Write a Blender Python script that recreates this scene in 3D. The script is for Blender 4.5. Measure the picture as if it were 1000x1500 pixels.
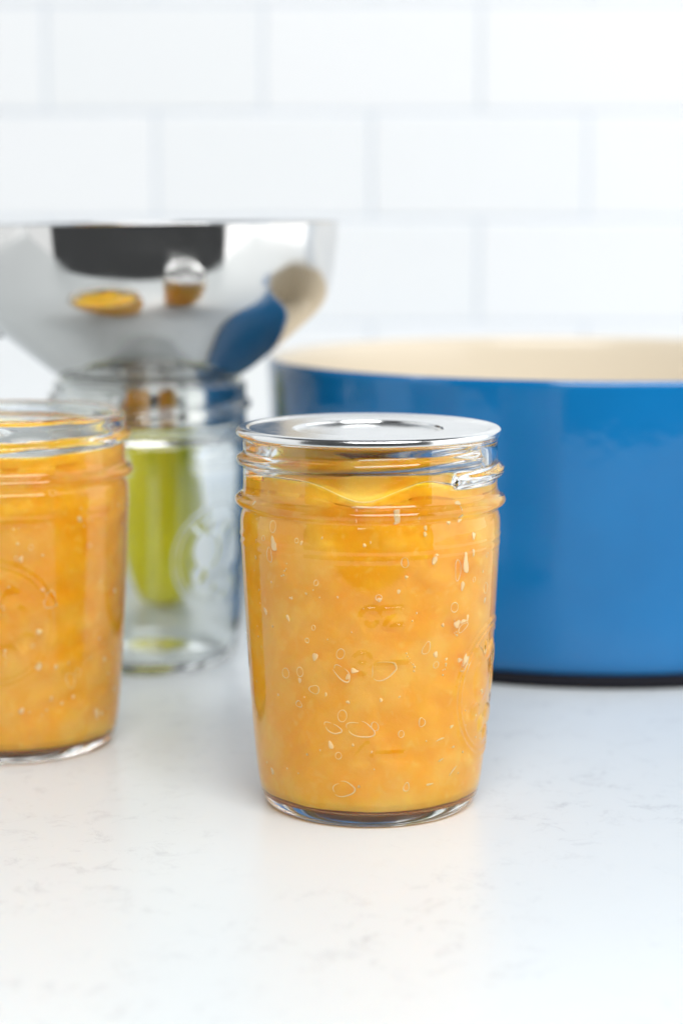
import bpy, math, random
import numpy as np
from mathutils import Vector, Matrix

R = math.radians
scene = bpy.context.scene
for o in list(bpy.data.objects):
    bpy.data.objects.remove(o)
COL = scene.collection

# ------------------------------------------------------------------ camera
CAM_Z, PITCH, F_PX = 0.1925, 8.5, 2900.0
cam_d = bpy.data.cameras.new('camera')
cam_d.sensor_fit = 'VERTICAL'
cam_d.sensor_height = 36.0
cam_d.sensor_width = 24.0
cam_d.lens = F_PX / 1500.0 * 36.0
cam_d.clip_start, cam_d.clip_end = 0.01, 50
cam_d.dof.use_dof = True
cam_d.dof.focus_distance = 0.622
cam_d.dof.aperture_fstop = 5.8
cam = bpy.data.objects.new('camera', cam_d)
cam.location = (0, 0, CAM_Z)
cam.rotation_euler = (R(90 - PITCH), 0, 0)
COL.objects.link(cam)
scene.camera = cam

# ------------------------------------------------------------------ world
w = bpy.data.worlds.new('World')
scene.world = w
w.use_nodes = True
bg = w.node_tree.nodes['Background']
bg.inputs[0].default_value = (0.92, 0.96, 1.0, 1)
bg.inputs[1].default_value = 0.075

# ------------------------------------------------------------------ lights
def area(name, loc, target, sx, sy, power, col):
    d = bpy.data.lights.new(name, 'AREA')
    d.shape = 'RECTANGLE'
    d.size, d.size_y = sx, sy
    d.energy = power
    d.color = col
    o = bpy.data.objects.new(name, d)
    o.location = loc
    v = Vector(target) - Vector(loc)
    o.rotation_euler = v.to_track_quat('-Z', 'Y').to_euler()
    COL.objects.link(o)
    return o
area('window_light', (1.30, 0.585, 0.50), (0.0, 0.66, 0.50), 1.67, 1.8, 18.0, (0.985, 0.99, 1.0))
area('fill_light', (-1.30, 0.64, 0.50), (0.0, 0.66, 0.50), 1.5, 1.8, 9.0, (0.97, 0.985, 1.0))
area('front_fill_light', (0.32, -0.55, 1.25), (0.0, 0.80, 0.05), 1.5, 0.9, 42.0, (0.985, 0.99, 1.0))  # unseen lamp added high behind the camera to brighten the fronts

# ------------------------------------------------------------------ render
vs = scene.view_settings
vs.view_transform = 'Standard'
vs.look = 'None'
vs.exposure, vs.gamma = 0.05, 1.0
vs.use_curve_mapping = False
cy = scene.cycles
cy.use_denoising = True
cy.max_bounces = 40
cy.transmission_bounces = 40
cy.glossy_bounces = 8
cy.diffuse_bounces = 12
cy.transparent_max_bounces = 16
cy.caustics_refractive = True
cy.caustics_reflective = True
cy.blur_glossy = 0.3
cy.sample_clamp_indirect = 14.0

# ------------------------------------------------------------------ helpers
def new_mat(name):
    m = bpy.data.materials.new(name)
    m.use_nodes = True
    nt = m.node_tree
    return m, nt, nt.nodes['Principled BSDF']

def node(nt, kind, **kw):
    n = nt.nodes.new(kind)
    for k, v in kw.items():
        if hasattr(n, k):
            setattr(n, k, v)
        else:
            n.inputs[k].default_value = v
    return n

def ramp(nt, fac, stops):
    n = nt.nodes.new('ShaderNodeValToRGB')
    e = n.color_ramp.elements
    while len(e) < len(stops):
        e.new(0.5)
    for el, (p, c) in zip(e, stops):
        el.position = p
        el.color = (*c, 1) if len(c) == 3 else c
    nt.links.new(fac, n.inputs[0])
    return n.outputs[0]

def mixc(nt, fac, a, b):
    n = nt.nodes.new('ShaderNodeMix')
    n.data_type = 'RGBA'
    for sock, v in ((n.inputs[0], fac), (n.inputs[6], a), (n.inputs[7], b)):
        if isinstance(v, bpy.types.NodeSocket):
            nt.links.new(v, sock)
        elif isinstance(v, (int, float)):
            sock.default_value = v
        else:
            sock.default_value = (*v, 1)
    return n.outputs[2]

def noise(nt, coord, scale, detail=4, rough=0.55, dist=0.0):
    n = nt.nodes.new('ShaderNodeTexNoise')
    n.inputs['Scale'].default_value = scale
    n.inputs['Detail'].default_value = detail
    n.inputs['Roughness'].default_value = rough
    n.inputs['Distortion'].default_value = dist
    nt.links.new(coord, n.inputs['Vector'])
    return n.outputs['Fac']

def objcoord(nt):
    return nt.nodes.new('ShaderNodeTexCoord').outputs['Object']

def bump(nt, bsdf, height, strength, dist):
    b = nt.nodes.new('ShaderNodeBump')
    b.inputs['Strength'].default_value = strength
    b.inputs['Distance'].default_value = dist
    nt.links.new(height, b.inputs['Height'])
    nt.links.new(b.outputs[0], bsdf.inputs['Normal'])

def mesh_obj(name, verts, faces, mat, parent=None, smooth=True, loc=(0, 0, 0)):
    me = bpy.data.meshes.new(name)
    me.from_pydata([tuple(map(float, v)) for v in verts], [], [tuple(int(i) for i in f) for f in faces])
    me.update()
    if smooth:
        me.polygons.foreach_set('use_smooth', np.ones(len(me.polygons), dtype=bool))
    if mat:
        me.materials.append(mat)
    o = bpy.data.objects.new(name, me)
    o.location = loc
    COL.objects.link(o)
    if parent:
        o.parent = parent
    return o

def empty(name, loc, label, cat, group=None):
    o = bpy.data.objects.new(name, None)
    o.empty_display_size = 0.02
    o.location = loc
    COL.objects.link(o)
    o['label'] = label
    o['category'] = cat
    if group:
        o['group'] = group
    return o

def chaikin(pts, n=3, closed=False):
    p = np.array(pts, float)
    for _ in range(n):
        a, b = p[:-1], p[1:]
        q = np.empty((2 * len(a), 2))
        q[0::2] = 0.75 * a + 0.25 * b
        q[1::2] = 0.25 * a + 0.75 * b
        p = np.vstack([p[:1], q, p[-1:]])
    return p

def resample(p, step):
    """step: function (r,z) -> spacing"""
    d = np.r_[0, np.cumsum(np.hypot(*np.diff(p, axis=0).T))]
    s, out = 0.0, []
    while s < d[-1]:
        r = np.interp(s, d, p[:, 0]); z = np.interp(s, d, p[:, 1])
        out.append((r, z))
        s += step(r, z)
    out.append(tuple(p[-1]))
    return np.array(out)

def grid_faces(nrow, naz, closed_rows=False):
    i = np.arange(nrow - 1)[:, None]; j = np.arange(naz)[None, :]
    a = i * naz + j; b = i * naz + (j + 1) % naz
    c = (i + 1) * naz + (j + 1) % naz; d = (i + 1) * naz + j
    return np.stack([a, b, c, d], -1).reshape(-1, 4)

def lathe(name, prof, mat, parent=None, naz=128, az=None, radial=None, zoff=None, cap0=False, cap1=False, loc=(0, 0, 0), skip=None):
    """prof rows (r,z); radial(az, row_r, row_z, idx)-> extra radius [rows, az]"""
    prof = np.array(prof, float)
    if az is None:
        az = np.linspace(0, 2 * math.pi, naz, endpoint=False)
    n, m = len(az), len(prof)
    rr = np.repeat(prof[:, 0:1], n, 1); zz = np.repeat(prof[:, 1:2], n, 1)
    AA = np.repeat(az[None, :], m, 0)
    if zoff is not None:
        zz = zz + zoff(AA, rr, zz)
    if radial is not None:
        rr = rr + radial(AA, rr, zz)
    V = np.stack([rr * np.cos(AA), rr * np.sin(AA), zz], -1).reshape(-1, 3)
    G = grid_faces(m, n)
    if skip is not None:
        G = G[~skip(AA, rr, zz)[:-1].reshape(-1)]
    F = [tuple(f) for f in G]
    V = V.tolist()
    if cap0:
        V.append((0, 0, float(zz[0].mean()))); c = len(V) - 1
        F += [(c, (j + 1) % n, j) for j in range(n)]
    if cap1:
        V.append((0, 0, float(zz[-1].mean()))); c = len(V) - 1
        b = (m - 1) * n
        F += [(c, b + j, b + (j + 1) % n) for j in range(n)]
    return mesh_obj(name, V, F, mat, parent, True, loc)

def vnoise(seed, n=6, fmax=5.0):
    """smooth sum-of-sines noise in 3D"""
    rg = np.random.default_rng(seed)
    k = rg.normal(size=(n, 3)) * fmax
    ph = rg.uniform(0, 6.28, n)
    def f(x, y, z):
        s = 0
        for i in range(n):
            s = s + np.sin(k[i, 0] * x + k[i, 1] * y + k[i, 2] * z + ph[i])
        return s / n
    return f

# ------------------------------------------------------------------ materials
# white quartz counter
M_COUNTER, nt, b = new_mat('quartz')
co = objcoord(nt)
n1 = noise(nt, co, 9, 6, 0.62, 0.6)
n2 = noise(nt, co, 85, 9, 0.78, 0.5)
n3 = noise(nt, co, 420, 3, 0.6)
patch = ramp(nt, n1, [(0.40, (0, 0, 0)), (0.66, (1, 1, 1))])
vein = ramp(nt, n2, [(0.53, (0, 0, 0)), (0.68, (1, 1, 1))])
mul = node(nt, 'ShaderNodeMath', operation='MULTIPLY')
nt.links.new(patch, mul.inputs[0]); nt.links.new(vein, mul.inputs[1])
c1 = mixc(nt, mul.outputs[0], (0.68, 0.715, 0.72), (0.44, 0.46, 0.48))
spk = ramp(nt, n3, [(0.70, (0, 0, 0)), (0.78, (1, 1, 1))])
spm = node(nt, 'ShaderNodeMath', operation='MULTIPLY'); spm.inputs[1].default_value = 0.35
nt.links.new(spk, spm.inputs[0])
c2 = mixc(nt, spm.outputs[0], c1, (0.44, 0.45, 0.48))
cl = noise(nt, co, 5, 3, 0.5)
c3 = mixc(nt, ramp(nt, cl, [(0.35, (0, 0, 0)), (0.7, (0.25, 0.25, 0.25))]), c2, (0.61, 0.645, 0.66))
nt.links.new(c3, b.inputs['Base Color'])
b.inputs['Roughness'].default_value = 0.32
b.inputs['Specular IOR Level'].default_value = 0.4

# wall
M_GROUT, nt, b = new_mat('grout')
co = objcoord(nt)
nt.links.new(ramp(nt, noise(nt, co, 300, 4), [(0.3, (0.60, 0.64, 0.69)), (0.7, (0.65, 0.69, 0.735))]), b.inputs['Base Color'])
b.inputs['Roughness'].default_value = 0.9
M_TILE, nt, b = new_mat('glazed_tile')
co = objcoord(nt)
rnd = nt.nodes.new('ShaderNodeObjectInfo').outputs['Random']
nt.links.new(ramp(nt, rnd, [(0, (0.785, 0.80, 0.805)), (1, (0.81, 0.82, 0.825))]), b.inputs['Base Color'])
b.inputs['Roughness'].default_value = 0.14
bump(nt, b, noise(nt, co, 25, 2), 0.15, 0.002)

# glass
M_GLASS, nt, b = new_mat('clear_glass')
b.inputs['Base Color'].default_value = (0.975, 0.992, 0.982, 1)
b.inputs['Roughness'].default_value = 0.0
b.inputs['IOR'].default_value = 1.50
b.inputs['Transmission Weight'].default_value = 1.0
M_FLECK, nt, b = new_mat('pale_pulp_and_glint')  # pale colour for pulp flecks and for painted glints on bubbles and jam line
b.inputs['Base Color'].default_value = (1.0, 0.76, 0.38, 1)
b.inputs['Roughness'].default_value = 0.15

# jam
M_JAM, nt, b = new_mat('pear_jam')
co = objcoord(nt)
inf = nt.nodes.new('ShaderNodeObjectInfo')
add = node(nt, 'ShaderNodeVectorMath', operation='ADD')
sc = node(nt, 'ShaderNodeVectorMath', operation='SCALE'); sc.inputs['Scale'].default_value = 3.0
nt.links.new(inf.outputs['Location'], sc.inputs[0])
nt.links.new(co, add.inputs[0]); nt.links.new(sc.outputs[0], add.inputs[1])
jc = add.outputs[0]
# pulp: soft-edged pear pieces of several sizes in amber syrup, with fibres and grain
wn = node(nt, 'ShaderNodeTexNoise'); wn.inputs['Scale'].default_value = 120; wn.inputs['Detail'].default_value = 3
nt.links.new(jc, wn.inputs['Vector'])
wsub = node(nt, 'ShaderNodeVectorMath', operation='SUBTRACT'); wsub.inputs[1].default_value = (0.5, 0.5, 0.5)
nt.links.new(wn.outputs['Color'], wsub.inputs[0])
wsc = node(nt, 'ShaderNodeVectorMath', operation='SCALE'); wsc.inputs['Scale'].default_value = 0.012
nt.links.new(wsub.outputs[0], wsc.inputs[0])
wad = node(nt, 'ShaderNodeVectorMath', operation='ADD')
nt.links.new(jc, wad.inputs[0]); nt.links.new(wsc.outputs[0], wad.inputs[1])
wc = wad.outputs[0]
def voro(scale, smooth):
    v = nt.nodes.new('ShaderNodeTexVoronoi')
    v.feature = 'SMOOTH_F1'
    v.inputs['Scale'].default_value = scale
    v.inputs['Smoothness'].default_value = smooth
    nt.links.new(wc, v.inputs['Vector'])
    return v
v1, v2 = voro(70, 0.35), voro(190, 0.3)
sep = nt.nodes.new('ShaderNodeSeparateColor'); nt.links.new(v1.outputs['Color'], sep.inputs[0])
lump = noise(nt, jc, 40, 3, 0.5, 0.4)
lump2 = noise(nt, wc, 150, 3, 0.6, 0.3)
fine = noise(nt, wc, 600, 4, 0.65)
DARK, MID, PALE = (0.965, 0.465, 0.03), (0.975, 0.515, 0.06), (0.985, 0.575, 0.13)
base = ramp(nt, lump, [(0.36, DARK), (0.47, MID), (0.62, PALE)])
# each piece has its own tone
base = mixc(nt, ramp(nt, sep.outputs[0], [(0.35, (0, 0, 0)), (0.65, (0.5, 0.5, 0.5))]), base, PALE)
base = mixc(nt, ramp(nt, v1.outputs['Distance'], [(0.42, (0, 0, 0)), (0.62, (0.6, 0.6, 0.6))]), base, DARK)
base = mixc(nt, ramp(nt, v2.outputs['Distance'], [(0.10, (0.45, 0.45, 0.45)), (0.34, (0, 0, 0))]), base, (0.995, 0.62, 0.15))
base = mixc(nt, ramp(nt, lump2, [(0.54, (0, 0, 0)), (0.70, (0.3, 0.3, 0.3))]), base, DARK)
base = mixc(nt, ramp(nt, fine, [(0.60, (0, 0, 0)), (0.74, (0.35, 0.35, 0.35))]), base, (0.995, 0.66, 0.20))
nt.links.new(base, b.inputs['Base Color'])
b.subsurface_method = 'RANDOM_WALK'
b.inputs['Subsurface Weight'].default_value = 1.0
b.inputs['Subsurface Radius'].default_value = (1.0, 0.75, 0.35)
b.inputs['Subsurface Scale'].default_value = 0.010
b.inputs['Roughness'].default_value = 0.12
b.inputs['IOR'].default_value = 1.38
b.inputs['Specular IOR Level'].default_value = 0.0
bump(nt, b, lump2, 0.12, 0.002)

# clear amber syrup; index relative to the glass it touches
M_GEL, nt, b = new_mat('amber_syrup')
b.inputs['Base Color'].default_value = (1, 1, 1, 1)
b.inputs['Roughness'].default_value = 0.0
b.inputs['IOR'].default_value = 0.935
b.inputs['Transmission Weight'].default_value = 1.0
va = nt.nodes.new('ShaderNodeVolumeAbsorption')
va.inputs['Color'].default_value = (1.0, 0.885, 0.13, 1)
va.inputs['Density'].default_value = 130.0
nt.links.new(va.outputs[0], nt.nodes['Material Output'].inputs['Volume'])

# metals
M_STEEL, nt, b = new_mat('polished_steel')
b.inputs['Base Color'].default_value = (0.64, 0.635, 0.62, 1)
b.inputs['Metallic'].default_value = 1.0
co = objcoord(nt)
nt.links.new(ramp(nt, noise(nt, co, 60, 4), [(0.35, (0.04,) * 3), (0.65, (0.14,) * 3)]), b.inputs['Roughness'])
M_LID, nt, b = new_mat('tinplate')
b.inputs['Base Color'].default_value = (0.74, 0.745, 0.74, 1)
b.inputs['Metallic'].default_value = 1.0
co = objcoord(nt)
nt.links.new(ramp(nt, noise(nt, co, 200, 4), [(0.3, (0.15,) * 3), (0.7, (0.21,) * 3)]), b.inputs['Roughness'])

# pot
M_BLUE, nt, b = new_mat('blue_enamel')
co = objcoord(nt)
nt.links.new(ramp(nt, noise(nt, co, 14, 4), [(0.3, (0.002, 0.122, 0.325)), (0.7, (0.004, 0.148, 0.38))]), b.inputs['Base Color'])
b.inputs['Roughness'].default_value = 0.09
b.inputs['Specular IOR Level'].default_value = 0.5
bump(nt, b, noise(nt, co, 34, 3), 0.16, 0.003)
M_CREAM, nt, b = new_mat('cream_enamel')
b.inputs['Base Color'].default_value = (0.67, 0.595, 0.47, 1)
b.inputs['Roughness'].default_value = 0.2
M_IRON, nt, b = new_mat('black_iron')
b.inputs['Base Color'].default_value = (0.012, 0.012, 0.016, 1)
b.inputs['Roughness'].default_value = 0.8
b.inputs['Specular IOR Level'].default_value = 0.1

# pear
M_PEAR, nt, b = new_mat('pear_skin')
co = objcoord(nt)
pc = ramp(nt, noise(nt, co, 30, 4), [(0.3, (0.84, 0.76, 0.008)), (0.7, (0.97, 0.88, 0.012))])
pc = mixc(nt, ramp(nt, noise(nt, co, 600, 2), [(0.62, (0, 0, 0)), (0.70, (0.5, 0.5, 0.5))]), pc, (0.25, 0.2, 0.03))
nt.links.new(pc, b.inputs['Base Color'])
b.inputs['Roughness'].default_value = 0.4
b.inputs['Specular IOR Level'].default_value = 0.25
b.inputs['Subsurface Radius'].default_value = (0.6, 0.5, 0.1)
b.inputs['Subsurface Scale'].default_value = 0.004
M_CALYX, nt, b = new_mat('dry_calyx')
b.inputs['Base Color'].default_value = (0.05, 0.035, 0.02, 1)
b.inputs['Roughness'].default_value = 0.9

# ------------------------------------------------------------------ setting
WALL_Y = 1.424
def box(name, x0, x1, y0, y1, z0, z1, mat, parent=None, bev=0.0, seg=2):
    import bmesh
    bm = bmesh.new()
    bmesh.ops.create_cube(bm, size=1)
    for v in bm.verts:
        v.co = Vector(((x0 + x1) / 2 + v.co.x * (x1 - x0), (y0 + y1) / 2 + v.co.y * (y1 - y0), (z0 + z1) / 2 + v.co.z * (z1 - z0)))
    if bev:
        bmesh.ops.bevel(bm, geom=bm.edges[:], offset=bev, segments=seg, profile=0.5, affect='EDGES')
    me = bpy.data.meshes.new(name)
    bm.to_mesh(me); bm.free()
    me.materials.append(mat)
    o = bpy.data.objects.new(name, me)
    COL.objects.link(o)
    if parent:
        o.parent = parent
    return o
counter = box('counter', -1.4, 1.4, 0.33, WALL_Y, -0.03, 0.0, M_COUNTER, bev=0.003)
counter['kind'] = 'structure'
wall = box('wall', -1.4, 1.4, WALL_Y, WALL_Y + 0.05, -0.03, 1.5, M_GROUT)
wall['kind'] = 'structure'
# subway tiles, running bond; joints measured off the photograph
PX, PZ, GAP = 0.1524, 0.0745, 0.0026
tile0 = box('tile', -PX / 2 + GAP / 2, PX / 2 - GAP / 2, -0.0018, 0.004, -PZ / 2 + GAP / 2, PZ / 2 - GAP / 2, M_TILE, bev=0.0014, seg=3)
tmesh = tile0.data
JZ, JX = 0.1905, 0.0207      # a bed joint height and the vertical joint of the row above it
rngt = random.Random(4)
first = True
for k in range(-3, 9):
    zc = JZ + (k + 0.5) * PZ
    if zc - PZ / 2 < -0.03:
        continue
    off = JX + (0 if k % 2 == 0 else -PX / 2)
    for i in range(-6, 6):
        xc = off + (i + 0.5) * PX
        if first:
            o = tile0; first = False
        else:
            o = bpy.data.objects.new('tile', tmesh); COL.objects.link(o)
        o.parent = wall
        o.location = (xc, WALL_Y + rngt.uniform(-0.0003, 0.0003), zc)
        o.rotation_euler = (R(rngt.uniform(-0.12, 0.12)), 0, R(rngt.uniform(-0.12, 0.12)))

# ------------------------------------------------------------------ mason jars
JAR_H = 0.1228
OUTER = [(0.0, 0.0052), (0.012, 0.0047), (0.0225, 0.0024), (0.0285, 0.0005), (0.0312, 0.0), (0.0335, 0.0004),
         (0.0356, 0.0030), (0.0369, 0.0085), (0.0376, 0.0140), (0.0389, 0.0276), (0.0400, 0.0450), (0.0410, 0.0623),
         (0.0418, 0.0790), (0.0423, 0.0900), (0.0424, 0.0945), (0.0420, 0.0970), (0.0414, 0.0986), (0.0416, 0.0993),
         (0.0434, 0.1002), (0.0443, 0.1016), (0.0434, 0.1031), (0.0416, 0.1040), (0.0413, 0.1055), (0.0413, 0.1120),
         (0.0413, 0.1195), (0.0413, 0.1216), (0.0409, 0.1228)]
INNER = [(0.0400, 0.12310), (0.0388, 0.1228), (0.0382, 0.1215), (0.0380, 0.1180), (0.0380, 0.1060), (0.0383, 0.1000),
         (0.0390, 0.0945), (0.0391, 0.0880), (0.0386, 0.0760), (0.0378, 0.0600), (0.0368, 0.0440), (0.0357, 0.0280),
         (0.0348, 0.0140), (0.0337, 0.0076), (0.0312, 0.0044), (0.0265, 0.0046), (0.0150, 0.0078), (0.0, 0.0090)]

def seg_dist(u, v, pts):
    d = np.full(u.shape, 9.0)
    for (x0, y0), (x1, y1) in zip(pts[:-1], pts[1:]):
        dx, dy = x1 - x0, y1 - y0
        t = np.clip(((u - x0) * dx + (v - y0) * dy) / (dx * dx + dy * dy + 1e-12), 0, 1)
        d = np.minimum(d, np.hypot(u - x0 - t * dx, v - y0 - t * dy))
    return d
def stroke(u, v, pts, wd):
    d = seg_dist(u, v, pts)
    return np.clip(1 - (d / wd) ** 2, 0, 1) ** 0.5
def arc(cx, cy, rx, ry, a0, a1, n=20):
    return [(cx + rx * math.cos(R(a0 + (a1 - a0) * i / n)), cy + ry * math.sin(R(a0 + (a1 - a0) * i / n))) for i in range(n + 1)]
def pillow(u, v, cx, cy, rx, ry, rot=0):
    c, s = math.cos(R(rot)), math.sin(R(rot))
    x = ((u - cx) * c + (v - cy) * s) / rx; y = (-(u - cx) * s + (v - cy) * c) / ry
    return np.sqrt(np.clip(1 - x * x - y * y, 0, 1))
MM = 0.001
def marks(u, v):
    """capacity marks; u to the right, v up, metres, v = height on the jar"""
    h = np.zeros(u.shape)
    S = []
    # OZ
    S += [arc(-1.6 * MM, 69.5 * MM, 2.7 * MM, 2.9 * MM, 0, 360, 24)]
    S += [[(2.3 * MM, 72.2 * MM), (7.2 * MM, 72.2 * MM), (2.4 * MM, 66.9 * MM), (7.4 * MM, 66.9 * MM)]]
    # 8 -
    S += [arc(-4.4 * MM, 56.4 * MM, 2.0 * MM, 1.6 * MM, 0, 360, 20), arc(-4.4 * MM, 52.9 * MM, 2.3 * MM, 1.9 * MM, 0, 360, 20)]
    S += [[(0.3 * MM, 54.6 * MM), (9.6 * MM, 54.6 * MM)]]
    # 4 -
    S += [[(-3.0 * MM, 22.6 * MM), (-3.0 * MM, 28.8 * MM), (-6.4 * MM, 24.6 * MM), (-1.6 * MM, 24.6 * MM)]]
    S += [[(0.6 * MM, 25.6 * MM), (9.0 * MM, 25.6 * MM)]]
    for p in S:
        h = np.maximum(h, stroke(u, v, p, 1.15 * MM))
    return h * 0.45 * MM
def medallion(u, v):
    """round fruit emblem, centre 0,0"""
    h = stroke(u, v, arc(0, 0, 22.5 * MM, 22.5 * MM, 0, 360, 72), 0.9 * MM)
    h = np.maximum(h, 0.8 * stroke(u, v, arc(0, 0, 20.3 * MM, 20.3 * MM, 0, 360, 72), 0.6 * MM))
    P = [(-7, 4, 6.5, 7.5, 0), (7.5, 2, 5.5, 6, 0), (7.0, 9.0, 3.2, 4.5, -18), (0, -9, 4.0, 3.4, 0), (-5.5, -11, 3.0, 3.0, 0), (5.5, -10, 3.4, 3.2, 0),
         (0, -15, 3.0, 2.6, 0), (-11, -6, 3.2, 3, 0), (12, -6, 3.2, 3.2, 0), (-1, 13, 5.6, 2.2, 24), (-11, 13.5, 4.5, 1.8, -35)]
    for cx, cyy, rx, ry, ro in P:
        h = np.maximum(h, 1.5 * pillow(u, v, cx * MM, cyy * MM, rx * MM, ry * MM, ro))
    h = np.maximum(h, stroke(u, v, [(-7 * MM, 11 * MM), (-6 * MM, 16 * MM)], 0.8 * MM))
    return h * 0.28 * MM

def wrap(a):
    return (a + math.pi) % (2 * math.pi) - math.pi

def thread(A, z):
    """one-turn rising bead; start azimuth 0"""
    h = np.zeros(A.shape)
    a = np.mod(A, 2 * math.pi)
    for turn in (0, 1):
        t = (a + turn * 2 * math.pi)
        zc = 0.1106 + 0.0064 * t / (2 * math.pi)
        end = 2 * math.pi + R(18)
        taper = np.clip(np.minimum(t, end - t) / R(9.0), 0, 1)
        taper = np.sqrt(np.clip(1 - (1 - taper) ** 2, 0, 1))
        dz = (z - zc) / 0.0021
        h = np.maximum(h, taper * np.sqrt(np.clip(1 - dz * dz, 0, 1)))
    return h * 0.0022

def make_jar(name, loc, label, cat, group, thread_az, med_az, mark_az, seed, rings=True, med_z=0.046, med_h=1.0, fill=None):
    root = empty(name, loc, label, cat, group)
    base = np.linspace(-math.pi, math.pi, 180, endpoint=False)
    extra = []
    for c, half in ((med_az, 0.025), (mark_az, 0.0115)):
        if c is not None:
            hw = half / 0.0405
            extra.append(c + np.arange(-hw, hw, 0.00042 / 0.0405))
    az = np.unique(np.round(wrap(np.concatenate([base] + extra)), 5))
    keep = np.r_[True, np.diff(az) > 0.003]
    az = az[keep]
    outer = resample(chaikin(OUTER, 3), lambda r, z: 0.00045 if (0.020 < z < 0.098 and r > 0.03) else 0.0007)
    inner = resample(chaikin(INNER, 3), lambda r, z: 0.0016)
    outer = outer[1:]; inner = inner[:-1]
    prof = np.vstack([outer, inner])
    no = len(outer)
    wav = vnoise(seed, 8, 55.0); wav2 = vnoise(seed + 9, 8, 70.0)
    idx = np.arange(len(prof))[:, None]
    is_out = idx < no
    def radial(A, r, z):
        x, y = r * np.cos(A), r * np.sin(A)
        body = np.clip((z - 0.004) / 0.01, 0, 1)
        e = np.where(is_out, 0.00010 * wav(x, y, z), (0.00030 if fill is None else 0.0) * wav2(x, y, z)) * body
        h = np.zeros(A.shape)
        if med_az is not None:
            h = np.maximum(h, med_h * medallion(wrap(A - med_az) * 0.0405, z - med_z))
        if mark_az is not None:
            h = np.maximum(h, marks(wrap(A - mark_az) * 0.0405, z))
        h = h + thread(A - thread_az, z)
        if rings:
            for zc in (0.0905, 0.0878):
                h = h + 0.00022 * np.exp(-((z - zc) / 0.0006) ** 2)
        return e + np.where(is_out & (r > 0.03), h, 0)
    # where the jam wets the glass the jam's own surface is the boundary
    skip = None if fill is None else (lambda A, r, z: (idx >= no) & (z < fill(A) - 0.0004))
    g = lathe('glass_body', prof, M_GLASS, root, az=az, radial=radial, cap0=True, cap1=fill is None, skip=skip)
    return root, g

def inner_r(z):
    p = chaikin(INNER, 3)[::-1]
    q = p[p[:, 0] > 0.0318]
    return np.interp(z, q[:, 1], q[:, 0])

def make_jam(root, level, seed, lump=0.0016, dome=0.0, dome_az=0.0):
    """filling: touches the glass, wavy line where it meets the wall, lumpy top"""
    p = chaikin(INNER, 3)[::-1]
    lo = p[p[:, 1] < 0.0995]
    lo = resample(lo, lambda r, z: 0.0010)
    m1 = len(lo)
    n = 256
    az = np.linspace(-math.pi, math.pi, n, endpoint=False)
    fz = vnoise(seed, 9, 110.0)
    rows_r, rows_z = [], []
    OV = 0.00004
    for r, z in lo[1:]:
        rows_r.append(np.full(n, r + (OV if r > 0.03 else 0)))
        rows_z.append(np.full(n, z - (0.0002 if r < 0.03 else 0)))
    lev = level(az)
    for t in np.linspace(0.08, 1, 14):
        z = 0.0995 + (lev - 0.0995) * t
        rows_r.append(inner_r(z) + OV); rows_z.append(z)
    ztop = lev.mean() + 0.0006
    for t in np.linspace(0.03, 0.985, 34):
        r = (inner_r(lev) + OV) * (1 - t)
        x, y = r * np.cos(az), r * np.sin(az)
        men = math.exp(-t * 22) 
        z = ztop + (lev - ztop) * math.exp(-t * 9) - 0.0006 * (1 - men) + lump * fz(x, y, x * 0) * (1 - men)
        q = min(max((t - 0.02) / 0.17, 0), 1); q = q * q * (3 - 2 * q)
        z = z + dome * q * (1 - 0.55 * (1 - t) * (1 - np.cos(az - dome_az)))
        rows_r.append(r); rows_z.append(z)
    rr, zz = np.array(rows_r), np.array(rows_z)
    AA = np.repeat(az[None, :], len(rr), 0)
    V = np.stack([rr * np.cos(AA), rr * np.sin(AA), zz], -1).reshape(-1, 3).tolist()
    F = [tuple(f) for f in grid_faces(len(rr), n)]
    V.append((0, 0, float(zz[0].mean()))); c = len(V) - 1
    F += [(c, (j + 1) % n, j) for j in range(n)]
    V.append((0, 0, float(zz[-1].mean()))); c = len(V) - 1
    bb = (len(rr) - 1) * n
    F += [(c, bb + j, bb + (j + 1) % n) for j in range(n)]
    gel = mesh_obj('jam', V, F, M_GEL, root)
    # pulp inside the syrup: lumpy, in places against the glass, in places deep
    na, nb = vnoise(seed + 50, 12, 150.0), vnoise(seed + 60, 12, 380.0)
    rs = np.sqrt(np.maximum(rr, 1e-6) ** 2)
    X, Y = rs * np.cos(AA), rs * np.sin(AA)
    q = 0.5 + 0.5 * np.tanh(2.2 * (na(X, Y, zz) + 0.45 * nb(X, Y, zz)))
    depth = 0.0008 + 0.0021 * q
    inn = np.clip(rs / 0.03, 0, 1)
    rp = np.maximum(rs - depth * np.clip((rs - 0.002) / 0.02, 0, 1), 0.0002)
    zl = zz[0:1] * 0 + 0.0
    mid = 0.5 * (zz.min() + zz.max())
    zp = zz + np.where(rs < inner_r(np.clip(zz, 0.012, 0.12)) - 0.0015, np.where(zz < mid, 0.0006, -0.0008), 0)
    nw = (len(lo) - 1) + 14
    zp[nw - 6:nw] -= 0.0009
    Vp = np.stack([rp * np.cos(AA), rp * np.sin(AA), zp], -1).reshape(-1, 3).tolist()
    Vp.append((0, 0, float(zp[0].mean()))); Vp.append((0, 0, float(zp[-1].mean())))
    mesh_obj('pulp', Vp, F, M_JAM, gel)
    return gel

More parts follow.
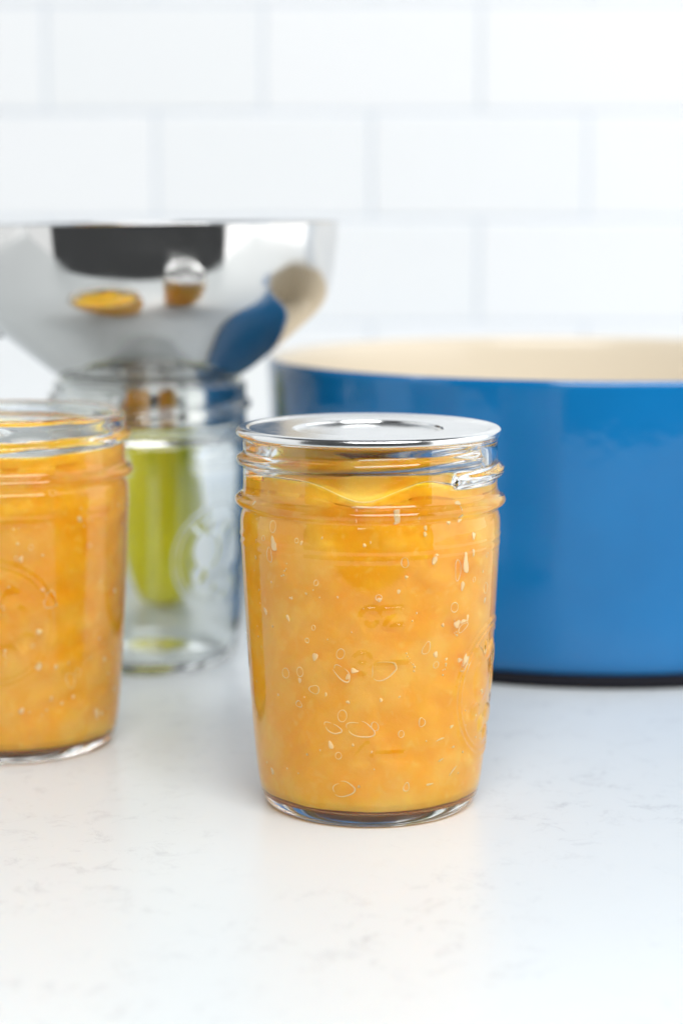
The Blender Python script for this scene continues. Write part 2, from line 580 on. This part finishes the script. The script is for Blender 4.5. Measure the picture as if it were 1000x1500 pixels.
# small sphere template
def sphere_tpl(nu=12, nv=8):
    V = [(0, 0, 1)]
    for i in range(1, nv):
        th = math.pi * i / nv
        for j in range(nu):
            ph = 2 * math.pi * j / nu
            V.append((math.sin(th) * math.cos(ph), math.sin(th) * math.sin(ph), math.cos(th)))
    V.append((0, 0, -1))
    F = [(0, 1 + j, 1 + (j + 1) % nu) for j in range(nu)]
    for i in range(nv - 2):
        for j in range(nu):
            a = 1 + i * nu + j; b = 1 + i * nu + (j + 1) % nu
            F.append((a, a + nu, b + nu, b))
    last = len(V) - 1; s = 1 + (nv - 2) * nu
    F += [(last, s + (j + 1) % nu, s + j) for j in range(nu)]
    return np.array(V), F
SPV, SPF = sphere_tpl(16, 10)

def make_bubbles(jam, seed, count, big, az0, az1, zmax, pulp=()):
    rg = np.random.default_rng(seed)
    V, F = [], []
    def put(a, z, ru, rv, depth, wob=0.0, rot=0.0, off=0.0):
        r = float(inner_r(np.array([z]))[0]) + 0.00015
        P = SPV.copy()
        if wob:
            ang = np.arctan2(P[:, 1], P[:, 0])
            k = 1 + wob * np.sin(3 * ang + rg.uniform(0, 6)) + wob * 0.6 * np.sin(2 * ang + rg.uniform(0, 6))
            P[:, 0] *= k; P[:, 1] *= k
        c, s = math.cos(rot), math.sin(rot)
        u = (P[:, 0] * c - P[:, 1] * s * 1.0) * 1.0
        v = (P[:, 0] * s + P[:, 1] * c)
        # anisotropic in its own frame
        u = P[:, 0] * ru * c - P[:, 1] * rv * s
        v = P[:, 0] * ru * s + P[:, 1] * rv * c
        rad = r + off + P[:, 2] * depth
        aa = a + u / r
        o = len(V)
        zz = z + v
        sl = np.array([float(x) for x in inner_r(np.clip(zz, 0.012, 0.12))]) - (r - 0.00015)
        rad = rad + sl
        V.extend(np.stack([rad * np.cos(aa), rad * np.sin(aa), zz], -1).tolist())
        F.extend([tuple(i + o for i in f) for f in SPF])
    for _ in range(count):
        a = rg.uniform(az0, az1); z = rg.uniform(0.014, zmax)
        s = 0.00024 + 0.0009 * rg.random() ** 3.0
        put(a, z, s, s * rg.uniform(0.8, 1.9), min(s, 0.0004), 0.12, rg.uniform(-0.6, 0.6))
    # strings of tiny bubbles
    for _ in range(count // 14):
        a = rg.uniform(az0, az1); z = rg.uniform(0.02, zmax - 0.01)
        da, dz = rg.uniform(-0.02, 0.02), rg.uniform(-0.0012, 0.0012)
        for i in range(rg.integers(3, 8)):
            s = rg.uniform(0.0002, 0.00045)
            put(a + da * i + rg.normal() * 0.008, z + dz * i + rg.normal() * 0.0004, s, s, s * 0.8)
    for (a, z, ru, rv, rot) in pulp:
        put(a, z, ru, rv, 0.0004, 0.16, rot)
    o = mesh_obj('pulp_and_glint_specks', V, F, M_FLECK, jam)  # pulp flecks and small bubbles, together with painted glints
    o['kind'] = 'stuff'
    # pale rings painting window glints on the rims of trapped air bubbles
    V, F = [], []
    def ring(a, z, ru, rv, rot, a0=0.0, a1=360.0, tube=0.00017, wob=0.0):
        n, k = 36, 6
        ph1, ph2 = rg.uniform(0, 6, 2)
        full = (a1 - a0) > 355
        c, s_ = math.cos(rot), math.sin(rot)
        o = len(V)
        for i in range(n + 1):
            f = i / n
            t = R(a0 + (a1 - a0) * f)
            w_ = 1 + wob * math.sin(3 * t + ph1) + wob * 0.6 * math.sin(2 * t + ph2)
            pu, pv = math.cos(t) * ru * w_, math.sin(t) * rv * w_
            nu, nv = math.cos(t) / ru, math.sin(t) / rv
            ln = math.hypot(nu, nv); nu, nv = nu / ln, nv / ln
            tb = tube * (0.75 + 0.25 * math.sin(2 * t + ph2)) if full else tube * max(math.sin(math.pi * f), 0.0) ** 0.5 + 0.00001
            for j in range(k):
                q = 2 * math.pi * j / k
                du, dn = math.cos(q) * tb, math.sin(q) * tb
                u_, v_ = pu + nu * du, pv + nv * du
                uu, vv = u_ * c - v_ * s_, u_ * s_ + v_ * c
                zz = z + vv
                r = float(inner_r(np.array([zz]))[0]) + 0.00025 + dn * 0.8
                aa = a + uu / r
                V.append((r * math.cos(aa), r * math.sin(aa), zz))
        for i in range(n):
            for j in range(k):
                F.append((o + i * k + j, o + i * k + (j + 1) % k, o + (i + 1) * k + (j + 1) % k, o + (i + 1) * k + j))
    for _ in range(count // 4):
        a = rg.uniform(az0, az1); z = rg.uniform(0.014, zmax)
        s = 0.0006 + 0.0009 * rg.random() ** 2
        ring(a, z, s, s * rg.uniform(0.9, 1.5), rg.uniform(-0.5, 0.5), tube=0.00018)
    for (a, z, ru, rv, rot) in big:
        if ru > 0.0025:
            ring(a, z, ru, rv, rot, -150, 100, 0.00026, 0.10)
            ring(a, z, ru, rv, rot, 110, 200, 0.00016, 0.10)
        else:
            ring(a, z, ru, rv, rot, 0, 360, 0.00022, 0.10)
    o = mesh_obj('bubble_rim_glints', V, F, M_FLECK, jam)
    o['kind'] = 'stuff'
    return o

def make_edge(jam, level):  # pale tube painting the highlight where the jam meets the glass
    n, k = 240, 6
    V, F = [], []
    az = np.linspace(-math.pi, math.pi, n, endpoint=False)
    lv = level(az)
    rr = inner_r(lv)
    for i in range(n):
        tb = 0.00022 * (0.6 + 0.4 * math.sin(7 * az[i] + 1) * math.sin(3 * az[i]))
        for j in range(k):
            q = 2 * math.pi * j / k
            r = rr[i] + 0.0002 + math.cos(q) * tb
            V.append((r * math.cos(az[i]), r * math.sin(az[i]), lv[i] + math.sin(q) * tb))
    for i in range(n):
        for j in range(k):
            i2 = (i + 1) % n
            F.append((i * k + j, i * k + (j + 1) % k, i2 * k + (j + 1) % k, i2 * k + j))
    mesh_obj('jam_line_glint', V, F, M_FLECK, jam)

FRONT = -math.pi / 2
# ---- the sharp, sealed jar in front
def lvl_main(a):
    d = np.degrees(wrap(a - FRONT))
    z = 0.1100 + 0.0012 * np.sin(2.0 * a + 0.5) + 0.0008 * np.sin(5 * a + 1)
    z = z - 0.0034 * np.exp(-((d + 4) / 13.0) ** 2) + 0.0020 * np.exp(-((d - 27) / 11.0) ** 2) + 0.0006 * np.exp(-((d + 30) / 10.0) ** 2)
    return z
MAIN = (0.0094, 0.6405, 0.0)
jar, _ = make_jar('jam_jar', MAIN, 'sealed glass jar of golden jam with flat silver lid, in sharp focus', 'jam jar', None,
                  thread_az=R(-52), med_az=R(-16), mark_az=FRONT + R(2), seed=3, med_z=0.041, med_h=1.5, fill=lvl_main)
jam = make_jam(jar, lvl_main, 5, lump=0.0010, dome=0.0098, dome_az=R(-150))
big = [(FRONT + R(5), 0.0525, 0.0042, 0.0026, R(20)), (FRONT - R(14), 0.0515, 0.0034, 0.0016, R(-40)), (FRONT - R(5), 0.0335, 0.0042, 0.0024, R(-15)),
       (FRONT - R(19), 0.0335, 0.0030, 0.0014, R(-25)), (FRONT - R(14), 0.0135, 0.0034, 0.0024, R(10)), (FRONT - R(37), 0.0400, 0.0011, 0.0010, 0),
       (FRONT - R(28), 0.0455, 0.0016, 0.0014, 0), (FRONT + R(26), 0.0590, 0.0012, 0.0020, R(-20)), (FRONT + R(25), 0.0350, 0.0010, 0.0015, 0), (FRONT + R(18), 0.0140, 0.0009, 0.0014, 0),
       (FRONT + R(42), 0.0830, 0.0012, 0.0032, 0), (FRONT + R(47), 0.0640, 0.0022, 0.0011, R(30)), (FRONT + R(50), 0.0520, 0.0012, 0.0030, R(-15)), (FRONT - R(52), 0.0870, 0.0011, 0.0026, 0)]
pulp = [(FRONT + R(47), 0.0845, 0.0013, 0.0032, R(5)), (FRONT + R(52), 0.0930, 0.0008, 0.0013, 0), (FRONT + R(52), 0.0878, 0.0006, 0.0012, 0), (FRONT + R(43), 0.0655, 0.0013, 0.0014, 0.4), (FRONT + R(47), 0.0660, 0.0014, 0.0007, 0.2),  # pale pulp flecks, some painting window reflections and glints along the emblem
        (FRONT + R(50), 0.0668, 0.0005, 0.0012, 0), (FRONT + R(51), 0.0520, 0.0013, 0.0024, -0.2), (FRONT + R(46), 0.0535, 0.0011, 0.0007, 0), (FRONT + R(30), 0.0885, 0.0006, 0.0006, 0), (FRONT - R(49), 0.0905, 0.0012, 0.0024, 0.2),
        (FRONT + R(36), 0.0285, 0.0017, 0.0003, 0.25), (FRONT + R(37), 0.0215, 0.0010, 0.0003, 0.35), (FRONT + R(31), 0.0140, 0.0012, 0.0004, 0.1), (FRONT + R(46), 0.0170, 0.0020, 0.0003, 0.75), (FRONT + R(43), 0.0320, 0.0007, 0.0005, 0.3), (FRONT + R(45), 0.0250, 0.0006, 0.0004, 0)]
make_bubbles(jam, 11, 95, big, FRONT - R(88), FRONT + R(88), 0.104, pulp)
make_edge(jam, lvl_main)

def make_lid(root, z0, dx):
    P = [(0.0, 0.0007), (0.0080, 0.0006), (0.0150, 0.0003), (0.0215, 0.0001), (0.0236, 0.0001), (0.0240, 0.0003), (0.0242, 0.0007), (0.0244, 0.0011), (0.0248, 0.0012), (0.0264, 0.0012), (0.0360, 0.0012), (0.0385, 0.0012), (0.0392, 0.0015),
         (0.0398, 0.0018), (0.0408, 0.0019), (0.0422, 0.0018), (0.0429, 0.0012), (0.0430, 0.0006), (0.0430, -0.0002), (0.0428, -0.0006), (0.0424, -0.0006),
         (0.0421, -0.0004), (0.0419, 0.0), (0.0400, 0.0002), (0.0366, 0.0006), (0.0260, 0.0006), (0.0250, 0.0000), (0.0240, -0.0012), (0.0, -0.0012)]
    p = chaikin(P, 2)
    p = p[::-1]
    o = lathe('lid', p[1:-1], M_LID, root, naz=192, cap0=True, cap1=True)
    o.location = (dx, 0, z0)
    return o
lid = make_lid(jar, 0.12335, -0.0006)

# ---- the open jar cut by the left edge
lvl_left = lambda a: 0.1135 + 0.0022 * np.sin(a + 0.4) + 0.0012 * np.sin(3 * a + 2)
LEFT = (-0.1198, 0.7135, 0.0)
jar2, _ = make_jar('jam_jar', LEFT, 'open glass jar of golden jam without a lid, beside the left edge', 'jam jar', None,
                   thread_az=R(-215), med_az=R(-92), mark_az=None, seed=21, med_z=0.052, fill=lvl_left)
jam2 = make_jam(jar2, lvl_left, 8, lump=0.0035)
make_bubbles(jam2, 5, 60, [(R(-62), 0.060, 0.002, 0.003, 0), (R(-50), 0.03, 0.0016, 0.003, 0.2)], FRONT - R(40), FRONT + R(88), 0.104)

# ---- the empty jar carrying the funnel
BACK = (-0.0822, 0.8500, 0.0)
jar3, _ = make_jar('empty_jar', BACK, 'empty clear glass jar standing under the steel funnel', 'jar', None,
                   thread_az=R(-120), med_az=R(-40), mark_az=None, seed=33, med_z=0.050, med_h=0.65)

# ------------------------------------------------------------------ funnel
FUN = empty('canning_funnel', (BACK[0] + 0.001, BACK[1], 0.0), 'wide polished steel funnel resting in the mouth of the empty jar', 'funnel')
FO = [(0.0810, 0.1893), (0.0803, 0.1810), (0.0790, 0.1705), (0.0786, 0.1680), (0.0778, 0.1635), (0.0762, 0.1580), (0.0735, 0.1535), (0.0690, 0.1488), (0.0570, 0.1388), (0.0480, 0.1315), (0.0420, 0.1268), (0.0396, 0.1252), (0.0368, 0.1236)]
def shell(prof, t):
    p = np.array(prof); d = np.gradient(p, axis=0)
    nrm = np.stack([d[:, 1], -d[:, 0]], -1); nrm /= np.linalg.norm(nrm, axis=1)[:, None]
    return np.vstack([p, (p + nrm * t)[::-1], p[:1]])
fo = resample(chaikin(FO, 3), lambda r, z: 0.0015)
bowl = lathe('bowl', shell(fo, 0.0008), M_STEEL, FUN, naz=192)
# rolled rim
rim = np.array([(0.0808 + 0.0005 * math.cos(t), 0.1893 + 0.0004 * math.sin(t)) for t in np.linspace(0, 2 * math.pi, 13)])
lathe('rim', rim, M_STEEL, FUN, naz=192)
sp = np.array([(0.0366, 0.1240), (0.0364, 0.1180), (0.0360, 0.1090), (0.0358, 0.1050), (0.0356, 0.1045), (0.0350, 0.1045), (0.0351, 0.1090), (0.0356, 0.1236), (0.0366, 0.1240)])
lathe('spout', sp, M_STEEL, FUN, naz=160)
# strap handle on the left
path = [(-0.0600, 0.1436), (-0.0690, 0.1420), (-0.0800, 0.1425), (-0.0960, 0.1470), (-0.1120, 0.1570), (-0.1220, 0.1690), (-0.1200, 0.1800), (-0.1060, 0.1860), (-0.0795, 0.1860)]
pp = chaikin(path, 3)
dd = np.gradient(pp, axis=0); nn = np.stack([-dd[:, 1], dd[:, 0]], -1); nn /= np.linalg.norm(nn, axis=1)[:, None]
V, F = [], []
for p, q in zip(pp, nn):
    for sgn, yy in ((1, -0.008), (1, 0.008), (-1, 0.008), (-1, -0.008)):
        V.append((p[0] + sgn * q[0] * 0.0007, yy, p[1] + sgn * q[1] * 0.0007))
for i in range(len(pp) - 1):
    for j in range(4):
        F.append((i * 4 + j, i * 4 + (j + 1) % 4, i * 4 + 4 + (j + 1) % 4, i * 4 + 4 + j))
F += [(3, 2, 1, 0), tuple(len(V) - 4 + k for k in range(4))]
mesh_obj('handle', V, F, M_STEEL, FUN, smooth=False)
# a slight lean to the left, pivoting about the jar mouth
piv = Vector((0, 0, 0.124))
rot = Matrix.Rotation(R(-0.7), 4, 'Y')
FUN.rotation_euler = rot.to_euler()
offv = piv - rot @ piv
FUN.location = Vector(FUN.location) + offv

# ------------------------------------------------------------------ pot
POT = empty('dutch_oven', (0.1140, 0.9290, 0.0), 'large round blue enamelled pot with cream lining on the right', 'pot')
PO = [(0.120, 0.0045), (0.1320, 0.0047), (0.1378, 0.0070), (0.1405, 0.0140), (0.1422, 0.0240), (0.1432, 0.0340), (0.1445, 0.0500), (0.1462, 0.0800), (0.1478, 0.1080), (0.1484, 0.1200), (0.1487, 0.1250), (0.1487, 0.1268), (0.1484, 0.1278), (0.1478, 0.1280)]
lathe('outer_wall', resample(chaikin(PO, 3), lambda r, z: 0.0018), M_BLUE, POT, naz=256)
PI_ = [(0.1478, 0.1280), (0.1462, 0.1280), (0.1446, 0.1272), (0.1436, 0.1250), (0.1430, 0.1200), (0.1420, 0.1000), (0.1395, 0.0500), (0.1350, 0.0220), (0.1250, 0.0120), (0.1100, 0.0100), (0.0, 0.0100)]
pin = resample(chaikin(PI_, 3), lambda r, z: 0.002)
lathe('cream_lining', pin[:-1], M_CREAM, POT, naz=256, cap1=True)
FT = [(0.0, 0.0010), (0.100, 0.0010), (0.108, 0.0), (0.1345, 0.0), (0.1370, 0.0012), (0.1365, 0.0070), (0.120, 0.0075)]
lathe('foot', chaikin(FT, 2)[1:], M_IRON, POT, naz=192, cap0=True)
# loop handles, front right and rear left
def pot_handle(az):
    n, k = 28, 10
    V, F = [], []
    for i in range(n + 1):
        t = math.pi * i / n
        s = 0.052 * math.cos(t)
        out = 0.141 + 0.043 * math.sin(t) ** 0.6 if 0 < i < n else 0.141
        c = Vector((out, s, 0.104))
        t2 = math.pi * min(i + 0.5, n) / n; t1 = math.pi * max(i - 0.5, 0) / n
        f = lambda q: Vector((0.141 + 0.043 * max(math.sin(q), 0) ** 0.6, 0.052 * math.cos(q), 0))
        tan = (f(t2) - f(t1)).normalized()
        side = tan.cross(Vector((0, 0, 1)))
        for j in range(k):
            a = 2 * math.pi * j / k
            V.append(c + side * 0.0085 * math.cos(a) + Vector((0, 0, 0.0055 * math.sin(a))))
    for i in range(n):
        for j in range(k):
            F.append((i * k + j, i * k + (j + 1) % k, (i + 1) * k + (j + 1) % k, (i + 1) * k + j))
    o = mesh_obj('handle', V, F, M_BLUE, POT)
    o.rotation_euler = (0, 0, az)
pot_handle(R(-56))
pot_handle(R(124))

# ------------------------------------------------------------------ pear
PEAR = empty('pear', (-0.0885, 0.985, 0.0), 'yellow-green pear standing behind the empty jar', 'pear')
PP = [(0.003, 0.0040), (0.006, 0.0012), (0.011, 0.0008), (0.017, 0.0070), (0.0225, 0.0200), (0.0252, 0.0360), (0.0250, 0.0500), (0.0225, 0.0660), (0.0185, 0.0820), (0.0150, 0.0960), (0.0120, 0.1060), (0.0070, 0.1115), (0.002, 0.1105)]
pn = vnoise(2, 6, 60)
lathe('flesh', chaikin(PP, 3), M_PEAR, PEAR, naz=64, cap0=True, cap1=True, radial=lambda A, r, z: 0.0008 * pn(r * np.cos(A), r * np.sin(A), z) * np.clip(r / 0.02, 0, 1))
lathe('calyx', [(0.0045, 0.0005), (0.0060, 0.0020), (0.0050, 0.0050), (0.0020, 0.0058)], M_CALYX, PEAR, naz=12, cap0=True, cap1=True)
lathe('stem', [(0.0016, 0.108), (0.0014, 0.116), (0.0017, 0.124), (0.0022, 0.1262)], M_CALYX, PEAR, naz=10, cap0=True, cap1=True)
